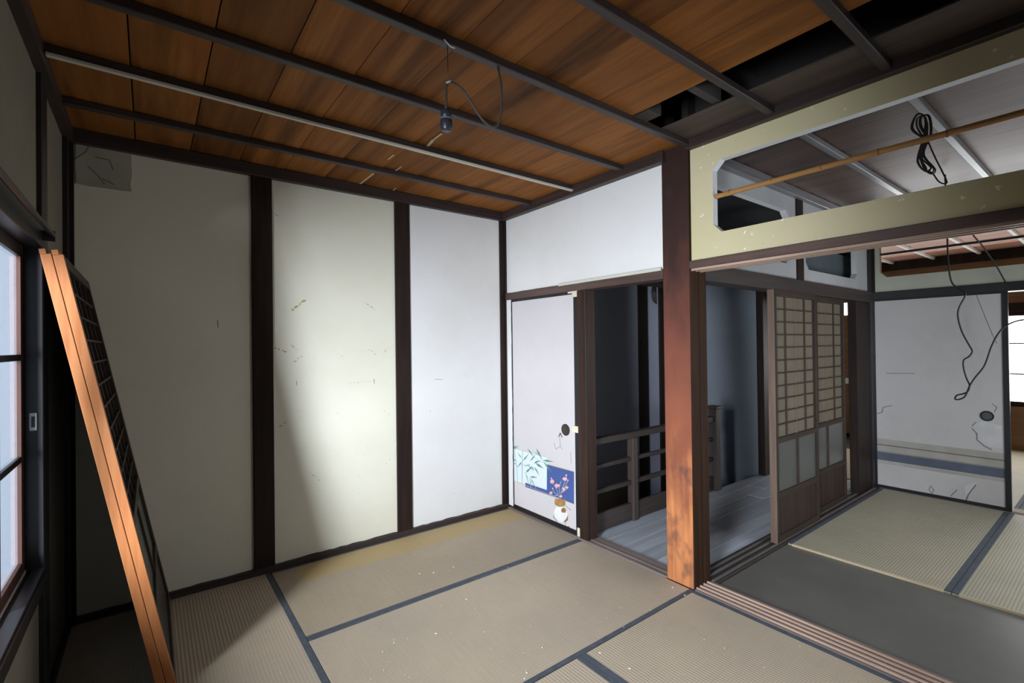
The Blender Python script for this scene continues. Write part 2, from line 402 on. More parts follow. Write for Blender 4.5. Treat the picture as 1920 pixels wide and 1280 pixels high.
for u0, v0, u1, v1, n_, r_ in ((549, 580, 573, 562, 9, .009), (686, 568, 702, 581, 6, .006), (516, 652, 536, 659, 4, .010), (546, 647, 556, 655, 3, .006), (552, 678, 564, 669, 4, .006), (627, 657, 640, 667, 3, .004), (665, 659, 686, 657, 5, .003), (692, 655, 704, 664, 5, .005), (720, 660, 730, 651, 3, .006), (656, 717, 696, 715, 11, .004), (556, 716, 585, 716, 4, .002), (524, 800, 533, 792, 3, .006), (560, 772, 562, 782, 2, .005), (629, 770, 642, 782, 4, .003), (586, 889, 598, 899, 3, .006), (628, 845, 640, 858, 4, .003), (668, 850, 686, 852, 3, .003), (724, 868, 730, 862, 2, .005), (722, 772, 732, 778, 3, .004), (664, 920, 670, 923, 2, .003)):
    for k in range(n_):
        t = (k+R.uniform(-.3, .3))/max(1, n_-1)
        c = ony(u0+(u1-u0)*t+R.uniform(-1, 1), v0+(v1-v0)*t+R.uniform(-1, 1), YB); rr = r_*R.uniform(.5, 1.1); ph = R.uniform(0, 6)
        res.append([(c.x+rr*R.uniform(.5, 1.5)*math.cos(ph+q*1.047), c.z+rr*.7*R.uniform(.5, 1.4)*math.sin(ph+q*1.047)) for q in range(6)])
link('tape_residue', polym(res, mpb, -.0012, .001), TAN, wb)
tick = []
for pts in ([(701, 710), (702, 719)], [(556, 714), (556, 722)], [(815, 711), (830, 711)], [(408, 600), (409, 614)], [(515, 401), (522, 405)]):
    tick += ribbon([(ony(u, v, YB).x, ony(u, v, YB).z) for u, v in pts], .0025)
link('scratch', polym(tick, mpb, -.0012, .001), TEAR, wb)

# ------------------------------------------------------------------ wall_left with window
wl = box('wall_left', -.47, -.352, 2.61, YB+.1, -.1, 3.02, DARK); tag(wl, 'left wall around the window', 'wall', kind='structure')
box('lower_wall', -.47, -.352, -.45, 2.61, -.1, .53, DARK, wl)
box('upper_wall', -.47, -.352, -.45, 2.61, 1.83, 3.02, DARK, wl)
box('near_wall', -.47, -.352, -.45, .05, .53, 1.83, DARK, wl)
mpl = mapper('x', XL, -1)
link('plaster_panel', polym([ragged(2.612, 3.20, .04, 2.43)], mpl, 0, .017), PL_D, wl)
link('plaster_panel', polym([ragged(.05, 2.50, 1.86, 2.43)], mpl, 0, .017), PL_D, wl)
link('plaster_panel', polym([ragged(.05, 2.50, .04, .53)], mpl, 0, .017), PL_D, wl)
link('plaster_panel', polym([ragged(YN, -.06, .04, 2.43)], mpl, 0, .017), PL_D, wl)
box('post', -.44, -.318, 2.50, 2.612, 0, 2.46, WBL, wl, .003)
box('post', -.44, -.318, -.07, .05, 0, 2.46, WBL, wl, .003)
box('corner_post', -.40, -.316, 3.175, YB-.0, 0, 2.46, WBL, wl)
box('skirting', -.352, -.318, 2.62, 3.17, .0015, .04, WDY, wl)
box('skirting', -.352, -.318, YN, 2.49, .0015, .04, WDY, wl)
box('cornice', -.352, -.300, YN, YB-.04, 2.43, 2.50, WDY, wl)
w1 = empty('window_1', (-.385, 1.35, .55)); tag(w1, 'timber window with frosted leaf patterned glass above a dark sill', 'window', kind='structure')
box('window_sill', -.46, -.312, .05, 2.50, .50, .555, WBL, w1, .003)
box('sill_track', -.352, -.318, .05, 2.50, .555, .566, METAL, w1)
box('sill_track', -.40, -.368, .05, 2.50, .555, .570, PVC, w1)
box('head_beam', -.46, -.318, .05, 2.50, 1.765, 1.86, WBL, w1, .003)
def sash(y0, y1, x):
    s = box('sash', x-.014, x+.014, y0+.015, y0+.045, .568, 1.765, WBR, w1)
    box('stile', x-.014, x+.014, y1-.045, y1, .568, 1.765, WBR, s)
    box('rail', x-.014, x+.014, y0+.045, y1-.045, .568, .612, WBR, s)
    box('rail', x-.014, x+.014, y0+.045, y1-.045, 1.722, 1.765, WBL, s)
    for z in (.985, 1.355): box('muntin', x-.012, x+.012, y0+.045, y1-.045, z-.011, z+.011, WBL, s)
    for za, zb in ((.612, .974), (.996, 1.344), (1.366, 1.722)):
        box('pane', x-.003, x+.003, y0+.045, y1-.045, za, zb, GLASS1, s)
sash(2.10, 2.498, -.385)
cr_ = link('curtain_rail', tubem([Vector((-.288, .1, 1.815)), Vector((-.288, 2.49, 1.815))], .009, 8), METAL); tag(cr_, 'thin dark metal curtain rail along the window head', 'curtain rail')
box('end_bracket', -.318, -.282, 2.485, 2.50, 1.795, 1.832, METAL, cr_)
sw = empty('wall_switch', (-.346, 2.50, 1.115)); tag(sw, 'small white plate on the dark window jamb', 'switch')
box('plate', -.357, -.336, 2.494, 2.4995, 1.082, 1.148, PVC, sw, .002)
box('lever', -.351, -.342, 2.4915, 2.494, 1.095, 1.135, HIKITE2, sw)

# ------------------------------------------------------------------ wall_right (white panel, sliding door, opening to the hall)
wr = box('wall_right', X1+.035, X1+.09, 1.66, YB, 1.80, 3.02, DARK); tag(wr, 'white plaster wall above the patterned sliding door', 'wall', kind='structure')
mpr = mapper('x', X1+.012, 1)
link('plaster_panel', polym([ragged(1.688, YB-.005, 1.818, 2.436)], mpr, 0, .022), PL_W, wr)
link('plaster_strip', polym([ragged(3.187, YB-.005, .03, 1.76)], mapper('x', X1+.006, 1), 0, .05), PL_W, wr)
box('corner_post', X1-.003, X1+.06, 3.243, YB+.01, 0, 2.46, WD, wr, .003)
box('lintel', X1-.004, X1+.10, 1.69, 3.245, 1.757, 1.815, WBEAM, wr, .003)
box('cornice', X1-.035, X1+.05, 1.66, YB, 2.434, 2.50, WDY, wr, .003)
box('jamb', X1+.0, X1+.10, 2.325, 2.405, 0, 1.757, wood('jamb_wood', (.022, .012, .009), (.055, .026, .017), 'z', .5, spec=.25), wr, .003)
box('sill', X1-.005, X1+.12, 1.69, 3.245, -.05, .012, WTRKD, wr, .002)
box('sill_ridge', X1+.03, X1+.042, 1.69, 2.325, .012, .018, WTRKD, wr)
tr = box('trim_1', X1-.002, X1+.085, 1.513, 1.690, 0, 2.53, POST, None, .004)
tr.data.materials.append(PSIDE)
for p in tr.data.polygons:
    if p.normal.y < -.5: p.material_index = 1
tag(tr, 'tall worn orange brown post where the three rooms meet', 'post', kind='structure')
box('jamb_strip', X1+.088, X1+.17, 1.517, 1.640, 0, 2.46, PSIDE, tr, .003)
cs = box('cable_cover', X1-.014, X1-.004, 1.695, 2.58, 1.806, 1.826, CONDUIT, None, .002); tag(cs, 'pale plastic cable cover on the lintel over the hall opening', 'cable cover')

# patterned sliding door
d1 = empty('door_1', (X1+.02, 2.81, .013)); tag(d1, 'white paper sliding door printed with bamboo and a vase of blossom', 'sliding door', kind='structure')
FX = X1+.014
box('door_panel', FX, FX+.018, 2.447, 3.178, .045, 1.738, PAPER, d1)
for a, b, c, e in ((3.176, 3.187, .013, 1.757), (2.410, 2.449, .013, 1.757)): box('frame_stile', FX-.003, FX+.021, a, b, c, e, BLACKL, d1)
box('frame_rail', FX-.003, FX+.021, 2.449, 3.176, .013, .047, BLACKL, d1); box('frame_rail', FX-.003, FX+.021, 2.449, 3.176, 1.737, 1.757, BLACKL, d1)
mpf = mapper('x', FX, 1)
def f1(pts): return [(onx(940+u/5.3333, 780+v/5.3333, FX).y, onx(940+u/5.3333, 780+v/5.3333, FX).z) for u, v in pts]
def decal(name, polys, mat, d, parent=d1, mp=mpf): return link(name, polym(polys, mp, d, .002), mat, parent)
decal('print_pale_panel', [f1([(112, 320), (455, 412), (455, 740), (112, 640)])], PALE, -.0006)
decal('print_blue_panel', [f1([(457, 482), (727, 556), (727, 878), (240, 706), (242, 664), (455, 738)])], BLUE, -.0008)
decal('print_gold_line', ribbon(f1([(112, 316), (445, 408)]), .0035)+ribbon(f1([(112, 643), (240, 690), (727, 880)]), .0035)+ribbon(f1([(457, 480), (727, 553)]), .0045), GOLD, -.0010)
def leaf(a, b, wd):
    a, b = Vector(a), Vector(b); t = b-a; n = Vector((-t.y, t.x)).normalized()*wd
    return f1([tuple(a), tuple(a+t*.35+n), tuple(b), tuple(a+t*.35-n)])
stalk = ribbon(f1([(132, 330), (150, 470), (165, 655)]), .006)+ribbon(f1([(212, 350), (210, 500), (208, 668)]), .009)+ribbon(f1([(240, 560), (262, 630), (270, 680)]), .004)+ribbon(f1([(265, 330), (320, 400), (380, 450), (450, 470)]), .003)+ribbon(f1([(212, 480), (260, 500), (290, 480)]), .003)+ribbon(f1([(288, 610), (290, 690)]), .003)
decal('print_bamboo_stalk', stalk, GREENL, -.0012)
lv = [((112, 330), (180, 296), 9), ((112, 320), (150, 290), 7), ((265, 326), (325, 408), 9), ((350, 322), (412, 440), 12), ((412, 440), (525, 455), 13), ((420, 452), (512, 568), 10), ((345, 470), (425, 525), 14), ((325, 470), (395, 440), 12), ((290, 450), (345, 380), 9), ((245, 565), (305, 505), 13), ((300, 500), (330, 545), 9), ((330, 505), (380, 590), 8), ((215, 450), (280, 370), 9), ((205, 455), (165, 510), 8), ((205, 420), (160, 360), 6), ((150, 450), (112, 420), 7), ((150, 470), (112, 480), 6), ((288, 605), (362, 612), 11), ((288, 610), (352, 730), 9), ((292, 640), (300, 720), 7), ((245, 570), (275, 665), 8), ((145, 480), (175, 520), 6), ((265, 480), (320, 555), 9), ((380, 400), (330, 350), 7), ((225, 500), (290, 480), 7)]
decal('print_bamboo_leaf', [leaf(a, b, c*.8) for a, b, c in lv[:18]], GREEN, -.0014)
decal('print_bamboo_leaf', [leaf(a, b, c*.8) for a, b, c in lv[18:]], GREENL, -.0014)
tw = []
for pts in ([(575, 810), (560, 740), (520, 670), (500, 620)], [(590, 800), (610, 720), (640, 650), (655, 585)], [(590, 790), (625, 730), (670, 640)], [(575, 800), (530, 760), (510, 720)], [(560, 790), (520, 800), (490, 770)], [(600, 770), (650, 730), (672, 712)], [(585, 780), (580, 700), (600, 650)]): tw += ribbon(f1(pts), .004)
decal('print_twig', tw, TWIG, -.0011)
def blob(c, r, n=9, j=.3): return f1([(c[0]+r*(1+R.uniform(-j, j))*math.cos(6.283*k/n), c[1]+r*(1+R.uniform(-j, j))*math.sin(6.283*k/n)) for k in range(n)])
decal('print_blossom', [blob(c, r) for c, r in (((507, 655), 20), ((562, 695), 22), ((637, 625), 20), ((650, 590), 9), ((656, 712), 16), ((625, 725), 16), ((497, 765), 17), ((595, 800), 15), ((502, 620), 8), ((668, 640), 8), ((515, 722), 8))], PINK, -.0014)
decal('print_vase_rim', [f1([(540, 822), (640, 835), (648, 795), (640, 850), (640, 888), (612, 905), (575, 905), (535, 880), (532, 850)])], BROWNP, -.0013)
decal('print_vase_body', [f1([(545, 905), (610, 905), (655, 950), (668, 1000), (650, 1040), (610, 1062), (560, 1040), (530, 1000), (530, 950)])], VASEW, -.0012)
decal('torn_patch', [blob((625, 945), 24, 8, .4), f1([(668, 985), (665, 1040), (640, 1060), (620, 1055), (650, 1025)]), blob((672, 1105), 10)], BROWNP, -.0014)
decal('torn_edge', ribbon(f1([(545, 905), (540, 960), (522, 1010), (550, 1035), (553, 1060)]), .005)+ribbon(f1([(640, 890), (660, 910), (698, 940)]), .003)+ribbon(f1([(640, 1060), (645, 1115)]), .004)+ribbon(f1([(575, 205), (590, 170), (608, 210)]), .010)+ribbon(f1([(585, 215), (590, 300), (545, 330), (530, 270)]), .002)+ribbon(f1([(590, 300), (610, 330)]), .002)+ribbon(f1([(690, 360), (700, 470)]), .002), TEAR, -.0010)
def disc(name, c, r, plane, base, sgn, th, mat, parent, n=20, ring=None):
    mp = mapper(plane, base, sgn)
    return link(name, polym([[(c[0]+r*math.cos(6.283*k/n), c[1]+r*math.sin(6.283*k/n)) for k in range(n)]], mp, -th, .002), mat, parent)
hk = disc('door_pull', (2.548, .752), .043, 'x', FX, 1, .003, HIKITE, d1)
disc('pull_recess', (2.548, .752), .033, 'x', FX, 1, .0036, wood('pull_dark', (.03, .022, .02), (.06, .04, .03), 'z', .4), hk)
for nme, y0, y1, z0, z1 in (('tape_pad', 2.395, 2.455, 1.715, 1.762), ('tape_pad', 2.412, 2.470, .748, .795), ('tape_pad', 2.402, 2.432, .014, .075)):
    box(nme, FX-.012, FX-.004, y0, y1, z0, z1, TAPE, d1, .002)
box('tape_pad', FX-.008, FX-.003, 2.455, 2.50, 1.745, 1.762, TAPE, d1)

# ------------------------------------------------------------------ transom wall between room one and two
tw_ = link('wall_transom', holem(YN, 1.506, 1.835, 2.456, -.205, 1.374, 1.966, 2.352, .046, mapper('x', X1+.006, 1), .045), [PL_C, PL_REV]); tag(tw_, 'cream transom panel with a long opening of clipped corners', 'transom', kind='structure')
box('backing', X1+.055, X1+.10, YN, 1.50, 2.48, 3.02, DARK, tw_)
box('head_beam', X1-.03, X1+.10, YN, 1.515, 2.455, 2.52, WDY, tw_, .003)
box('lintel', X1-.006, X1+.13, YN, 1.515, 1.793, 1.836, WBEAM, tw_, .003)
for k in range(3): box('lintel_ridge', X1+.012+k*.045, X1+.027+k*.045, YN, 1.515, 1.781, 1.793, WTRK, tw_)
thr = box('trim_2', X1-.002, X1+.165, YN, 1.512, -.05, .004, WTRKD, None, .001); tag(thr, 'grooved wooden door track across the floor between the two rooms', 'door track', kind='structure')
for k in range(4): box('track_ridge', X1+.012+k*.036, X1+.024+k*.036, YN, 1.512, .004, .013, WTRK, thr, .001)

# ------------------------------------------------------------------ hall with stairwell
hf = box('floor_hall', X1+.09, 5.50, 1.60, 2.40, -.12, -.03, DARK); tag(hf, 'hall floor of grey planks', 'floor', kind='structure')
y = 1.60
for k in range(6):
    wdt = .1365
    xs = [2.53, 4.3+.3*(k % 3), 5.53]
    for a, b in zip(xs, xs[1:]): box('plank', a+.001, b-.001, y+.0015, y+wdt-.0015, -.03, R.uniform(-.004, -.001), PLANK, hf, .001)
    y += wdt
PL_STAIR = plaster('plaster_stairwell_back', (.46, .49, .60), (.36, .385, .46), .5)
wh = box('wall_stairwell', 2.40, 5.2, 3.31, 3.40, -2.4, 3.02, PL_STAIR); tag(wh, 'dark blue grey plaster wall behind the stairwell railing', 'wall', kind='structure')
for a, b in ((4.25, 4.39), (4.62, 4.76), (2.52, 2.60)): box('post', a, b, 3.285, 3.31, -2.0, 2.5, WD, wh)
box('floor_beam', 2.50, 4.02, 3.24, 3.31, -.30, -.10, wood('pale_beam_wood', (.22, .18, .13), (.30, .25, .19), 'x', .6), wh)
box('lower_wall', 2.40, 2.50, 2.40, 3.31, -2.4, -.05, VOID, wh)
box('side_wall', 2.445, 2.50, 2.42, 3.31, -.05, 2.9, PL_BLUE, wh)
box('stair_void_side', 2.45, 5.15, 2.36, 2.40, -2.4, -.12, VOID, wh)
box('stair_void_bottom', 2.40, 5.15, 2.36, 3.40, -2.45, -2.4, VOID, wh)
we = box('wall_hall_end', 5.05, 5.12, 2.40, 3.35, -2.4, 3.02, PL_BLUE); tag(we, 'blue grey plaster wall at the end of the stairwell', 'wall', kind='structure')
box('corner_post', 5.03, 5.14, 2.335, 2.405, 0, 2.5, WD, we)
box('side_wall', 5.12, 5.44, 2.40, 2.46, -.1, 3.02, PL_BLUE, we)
ce2 = box('ceiling_hall', 2.50, 5.50, 1.56, 3.31, 2.46, 2.50, VOID); tag(ce2, 'dark hall ceiling', 'ceiling', kind='structure')
# railing
rl = empty('stair_railing', (3.4, 2.42, 0)); tag(rl, 'dark wooden railing guarding the stairwell in the hall', 'railing')
for nme, z0, z1, dy in (('top_rail', .642, .690, .03), ('middle_rail', .462, .492, .016), ('lower_rail', .278, .312, .016), ('kick_board', 0, .135, .014)):
    box(nme, 2.505, 4.17, 2.42-dy, 2.42+dy, z0, z1, RAILW, rl, .004)
box('baluster', 2.985, 3.045, 2.385, 2.445, 0, .642, RAILZ, rl, .004)
box('baluster', 3.60, 3.66, 2.385, 2.445, 0, .642, RAILZ, rl, .004)
np_ = box('newel_post', 4.17, 4.25, 2.375, 2.455, 0, .76, RAILZ, rl, .005)
box('newel_cap', 4.155, 4.265, 2.36, 2.47, .76, .785, RAILZ, np_, .004)
# dark bunch hanging from the hall lintel
hb = empty('hanging_bundle', (3.45, 2.5, 1.78)); tag(hb, 'black bundle of cord hanging at the stairwell head', 'cord bundle')
box('hook_rail', 3.2, 3.75, 2.49, 2.51, 1.86, 1.90, WD, hb)
for k in range(4):
    a = k*.012
    link('cord_loop', tubem(smooth([(3.42+a, 2.5, 1.87), (3.405+a, 2.5-a*.5, 1.80), (3.43+a, 2.5, 1.735-a*.5), (3.455+a*.6, 2.5+a*.4, 1.80), (3.43+a, 2.5, 1.87)]), .006, 6), CORDB, hb)

# ------------------------------------------------------------------ wall between second room and hall, with two lattice doors
w3 = box('wall_lattice', 2.50, 5.40, Y3+.05, Y3+.09, 2.44, 3.02, DARK); tag(w3, 'grey plaster wall with clipped corner openings above the lattice doors', 'wall', kind='structure')
mp3 = mapper('y', Y3+.012, 1)
link('transom_panel', holem(2.58, 3.835, 1.83, 2.45, 2.70, 3.72, 1.945, 2.33, .045, mp3, .045), [PL_G, PL_REV], w3)
link('transom_panel', holem(3.935, 5.375, 1.83, 2.45, 4.00, 5.10, 1.93, 2.33, .055, mp3, .045), [PL_G, PL_REV], w3)
box('transom_backing', 3.95, 5.36, Y3+.13, Y3+.15, 1.85, 2.17, plain('slate_board', (.075, .095, .105), .8), w3)
box('transom_post', 3.832, 3.94, Y3-.0, Y3+.06, 1.82, 2.46, WD, w3, .003)
box('corner_post', 5.365, 5.44, Y3-.012, Y3+.06, 0, 2.46, WBL, w3)
box('door_post', 5.03, 5.365, Y3+.0, Y3+.07, 0, 1.77, WD, w3, .003)
box('lintel', 2.57, 5.44, Y3-.02, Y3+.10, 1.735, 1.832, WDX, w3, .003)
box('cornice', 2.50, 5.44, Y3-.03, Y3+.05, 2.44, 2.50, BATT2, w3, .003)
box('sill', 2.57, 5.44, Y3-.042, Y3+.10, -.05, .004, WDX, w3, .002)
for yy in (Y3-.022, Y3+.024, Y3+.066): box('sill_ridge', 2.57, 5.365, yy-.006, yy+.006, .004, .013, wood('grey_ridge', (.10, .095, .09), (.16, .15, .14), 'x', .5), w3)

def lattice_door(parent, x0, x1, y0, y1, z0, z1, edge, paperm, rows=11):
    """sliding door in plane y; lattice over paper above, two glass panes, board below. Parts share one local frame"""
    st = .038; H_ = z1-z0; zm = z0+.40*H_; zl = z0+.185*H_
    m = lambda *a, **k: boxm(*a, **k)
    P = []
    for a, b in ((x0, x0+st), (x1-st, x1)): P.append(('stile', m(a, b, y0, y1, z0, z1, bev=.002), [WSHF, edge]))
    for a, b in ((z0, z0+.045), (zl-.018, zl+.018), (zm-.018, zm+.018), (z1-.045, z1)): P.append(('rail', m(x0+st, x1-st, y0+.002, y1-.002, a, b), WSHX))
    rh = (z1-.045-zm-.018)/rows
    for k in range(1, rows): z = zm+.018+rh*k; P.append(('lattice_bar', m(x0+st, x1-st, y0+.006, y0+.018, z-.004, z+.004), WSHX))
    wq = (x1-x0-2*st)/4
    for k in range(1, 4): x = x0+st+wq*k; P.append(('lattice_bar', m(x-.004, x+.004, y0+.009, y0+.020, zm+.018, z1-.045), WSHE if k == 2 else WSH))
    P.append(('paper', m(x0+st, x1-st, y0+.020, y0+.0215, zm+.018, z1-.045), paperm))
    xm = (x0+x1)/2
    P.append(('glazing_bar', m(xm-.012, xm+.012, y0+.004, y1-.004, zl+.018, zm-.018), WSHX))
    for a, b in ((x0+st, xm-.012), (xm+.012, x1-st)): P.append(('glass_pane', m(a, b, y0+.013, y0+.017, zl+.018, zm-.018), SHGLASS))
    for nme, me, mt in P:
        if nme == 'stile':
            for p in me.polygons: p.material_index = 1 if abs(p.normal.x) > .5 and (p.center.x < x0+.004 or p.center.x > x1-.004) else 0
    P.append(('bottom_board', m(x0+st, x1-st, y0+.011, y0+.022, z0+.045, zl-.018), WPANEL))
    return P
d2 = empty('door_2', (3.70, 1.50, .013)); tag(d2, 'lattice sliding door with glass panes standing beside the hall opening', 'sliding door', kind='structure')
for nme, me, mt in lattice_door(d2, 3.36, 4.07, 1.487, 1.532, .013, 1.736, WSHE, SHPAPER): link(nme, me, mt, d2)
d3 = empty('door_3', (4.40, 1.56, .013)); tag(d3, 'lattice sliding door with glass panes beside the slate grey corner post', 'sliding door', kind='structure')
for nme, me, mt in lattice_door(d3, 4.035, 4.80, 1.540, 1.575, .013, 1.736, WSH, SHPAPER): link(nme, me, mt, d3)

# ------------------------------------------------------------------ wall between second and third room
w4 = link('wall_third_room', holem(YN, 1.535, 1.83, 2.456, -.12, 1.452, 1.962, 2.35, .05, mapper('x', X3+.006, 1), .05), [PL_GR, WBRN]); tag(w4, 'green grey transom with a wide opening above the stained sliding door', 'transom', kind='structure')
box('transom_bar', X3+.018, X3+.042, -.12, 1.452, 2.168, 2.190, WDY, w4)
box('lintel', X3-.01, X3+.13, YN, 1.53, 1.757, 1.828, WBL, w4, .003)
box('head_beam', X3-.03, X3+.06, YN, 1.53, 2.45, 2.52, WDY, w4)
box('corner_post', X3-.008, X3+.06, 1.49, 1.545, 1.75, 2.46, WD, w4)
box('sill', X3-.01, X3+.13, YN, 1.53, -.05, .004, WTRKD, w4)
for k in range(3): box('sill_ridge', X3+.02+k*.04, X3+.03+k*.04, YN, .62, .004, .012, WTRK, w4)
box('hall_lintel', X3, X3+.10, 1.57, 2.46, 1.757, 3.02, WD, w4)
box('side_wall', X3, X3+.10, 2.46, 3.30, -.1, 3.02, PL_GR, w4)
box('backing', X3+.06, X3+.10, YN, 1.53, 2.48, 3.02, DARK, w4)
d4 = empty('door_4', (X3+.02, 1.08, .004)); tag(d4, 'stained grey paper sliding door with a navy band and black frame', 'sliding door', kind='structure')
GX = X3+.004
box('door_panel', GX, GX+.02, .655, 1.495, .03, 1.745, PAPER4, d4)
box('frame_stile', GX-.006, GX+.026, 1.495, 1.53, .004, 1.757, BLACKL, d4); box('frame_stile', GX-.006, GX+.026, .622, .656, .004, 1.757, BLACKL, d4)
box('frame_rail', GX-.005, GX+.025, .656, 1.495, .004, .032, BLACKL, d4); box('frame_rail', GX-.005, GX+.025, .656, 1.495, 1.743, 1.757, BLACKL, d4)
mpg = mapper('x', GX, 1)
def f4(pts): return [(onx(1560+u/2.1333, 400+v/2.1333, GX).y, onx(1560+u/2.1333, 400+v/2.1333, GX).z) for u, v in pts]
decal('grey_band', [[(.656, .345), (1.495, .345), (1.495, .462), (.656, .462)]], GREYB, -.0006, d4, mpg)
decal('navy_band', [[(.656, .262), (1.495, .262), (1.495, .338), (.656, .338)]], NAVY, -.0008, d4, mpg)
decal('grey_stripe', [[(.656, .232), (1.495, .232), (1.495, .258), (.656, .258)]], GREYB, -.0006, d4, mpg)
decal('band_line', ribbon([(.656, .405), (1.495, .405)], .010)+ribbon([(.656, .343), (1.495, .343)], .005), TEAR, -.0009, d4, mpg)
decal('tear_line', ribbon(f4([(165, 805), (200, 795), (205, 775), (240, 768)]), .006)+ribbon(f4([(172, 755), (178, 790)]), .006)+ribbon(f4([(560, 860), (580, 880), (580, 905), (610, 930), (640, 945)]), .006)+ribbon(f4([(560, 850), (575, 835)]), .005)+ribbon(f4([(218, 639), (330, 640)]), .005)+ribbon(f4([(575, 1085), (545, 1125), (530, 1165)]), .008)+ribbon(f4([(500, 1105), (475, 1130)]), .006)+ribbon(f4([(395, 1090), (408, 1105), (400, 1120), (388, 1105), (395, 1088)]), .004)+ribbon(f4([(640, 760), (660, 775), (650, 795)]), .004)+ribbon(f4([(575, 320), (640, 480), (660, 520)]), .003), TEAR, -.0012, d4, mpg)
decal('peeled_paper', [f4([(565, 850), (600, 830), (680, 850), (682, 940), (620, 930), (588, 905)]), f4([(530, 1090), (578, 1072), (560, 1120), (535, 1130)])], TEARL, -.0010, d4, mpg)
hk4 = disc('door_pull', (.753, .751), .042, 'x', GX, 1, .004, HIKITE2, d4)
disc('pull_recess', (.753, .751), .030, 'x', GX, 1, .0046, plain('pull_grey', (.06, .062, .07), .4), hk4)

# ------------------------------------------------------------------ third room shell
wt = box('wall_far', 8.55, 8.65, -.40, 3.30, -.1, .06, WBRN); tag(wt, 'far wall of the third room with wooden panelling under the window', 'wall', kind='structure')
box('wood_panel', 8.53, 8.60, -.40, 2.20, .06, .55, WBRN, wt)
box('upper_panel', 8.55, 8.65, -.40, 3.30, 1.97, 3.02, WBRN, wt); box('upper_panel', 8.55, 8.65, -.40, 2.20, 1.70, 1.97, WBRN, wt)
box('picture_rail', 8.51, 8.56, -.40, 2.20, 1.72, 1.82, WD, wt); box('picture_rail', 8.50, 8.56, -.40, 3.30, 2.38, 2.50, WD, wt)
box('near_wall', X3+.1, 8.6, -.45, -.40, -.1, 3.02, PL_GR, wt); box('side_wall', X3+.1, 8.6, 3.20, 3.30, -.1, 3.02, PL_GR, wt)
box('subfloor', X3+.1, 8.6, 1.60, 3.30, -.12, -.052, DARK, wt)
w2 = box('window_2', 8.56, 8.57, -.36, 2.20, .58, 1.68, GLASS3); tag(w2, 'overexposed window of the third room', 'window', kind='structure')
box('window_frame', 8.53, 8.58, -.38, 2.20, .54, .60, WD, w2); box('window_frame', 8.53, 8.58, -.38, 2.20, 1.66, 1.71, WD, w2)
for z in (.94, 1.32): box('muntin', 8.535, 8.56, -.36, 2.20, z-.008, z+.008, WSH, w2)
for yy in (.60, 1.50): box('muntin', 8.535, 8.56, yy-.02, yy+.02, .60, 1.66, WSH, w2)
cu = empty('built_in_cupboard', (8.40, 2.75, 0)); tag(cu, 'tall brown wooden cupboard glimpsed past the lattice doors', 'cupboard')
box('body', 8.30, 8.54, 2.21, 3.19, 0, 1.76, WBRN, cu, .003)
box('shelf_strip', 8.28, 8.30, 2.21, 3.19, .74, .82, PVC, cu); box('door_seam', 8.295, 8.301, 2.69, 2.70, .05, 1.74, WD, cu)
w3_ = box('window_3', 8.56, 8.57, 2.21, 3.19, 1.77, 1.96, GLASS3); tag(w3_, 'narrow bright window above the brown cupboard', 'window', kind='structure')

# walls behind the camera
wn = box('wall_front', -.46, X1+.05, YN-.08, YN, -.1, 3.02, PL_D); tag(wn, 'dim plaster wall opposite the three panels', 'wall', kind='structure')
wn2 = box('wall_second_room_front', X1+.05, X3+.1, YN-.08, YN, 1.80, 3.02, PL_G); tag(wn2, 'wall over the wide window of the second room', 'wall', kind='structure')
box('lower_wall', X1+.05, X3+.1, YN-.08, YN, -.1, .30, PL_G, wn2)
box('side_wall', X1+.05, 3.0, YN-.08, YN, .30, 1.80, PL_G, wn2); box('side_wall', 5.1, X3+.1, YN-.08, YN, .30, 1.80, PL_G, wn2)

# ------------------------------------------------------------------ ceilings
BY = [2.87-.4535*k for k in range(8)]
c1 = empty('ceiling', (1.0, 1.5, ZC)); tag(c1, 'board ceiling with dark battens over the first room', 'ceiling', kind='structure')
sx = [-.36]+[-.053+.2445*k for k in range(10)]+[2.43]
for i, (a, b) in enumerate(zip(sx, sx[1:])):
    tilt = .004
    def board(y0, y1, mat):
        vs_ = [(a+.0025, y0, ZC+tilt), (b-.0025, y0, ZC), (b-.0025, y1, ZC), (a+.0025, y1, ZC+tilt)]; vs_ += [(x, yy, z+.007) for x, yy, z in vs_]
        me = bpy.data.meshes.new('b'); me.from_pydata(vs_, [], [(3, 2, 1, 0), (4, 5, 6, 7), (0, 1, 5, 4), (1, 2, 6, 5), (2, 3, 7, 6), (3, 0, 4, 7)])
        return link('ceiling_board', me, mat, c1)
    if i == 9:
        board(1.50, YB+.01, CEIL)
        bb = board(YN, .30, CEIL)
    elif i == 10:
        board(1.50, YB+.01, CEIL); board(YN, 1.497, CEILD)
    else: board(YN, YB+.01, CEIL)
for k, yy in enumerate(BY):
    box('batten', XL-.01, X1+.02, yy-.021, yy+.015, 2.468, 2.5, BATT, c1, .003)
cc = box('cable_cover', XL+.04, X1-.03, BY[1]-.026, BY[1]-.006, 2.455, 2.468, CONDUIT, None, .002); tag(cc, 'long pale cable cover running under a ceiling batten', 'cable cover')

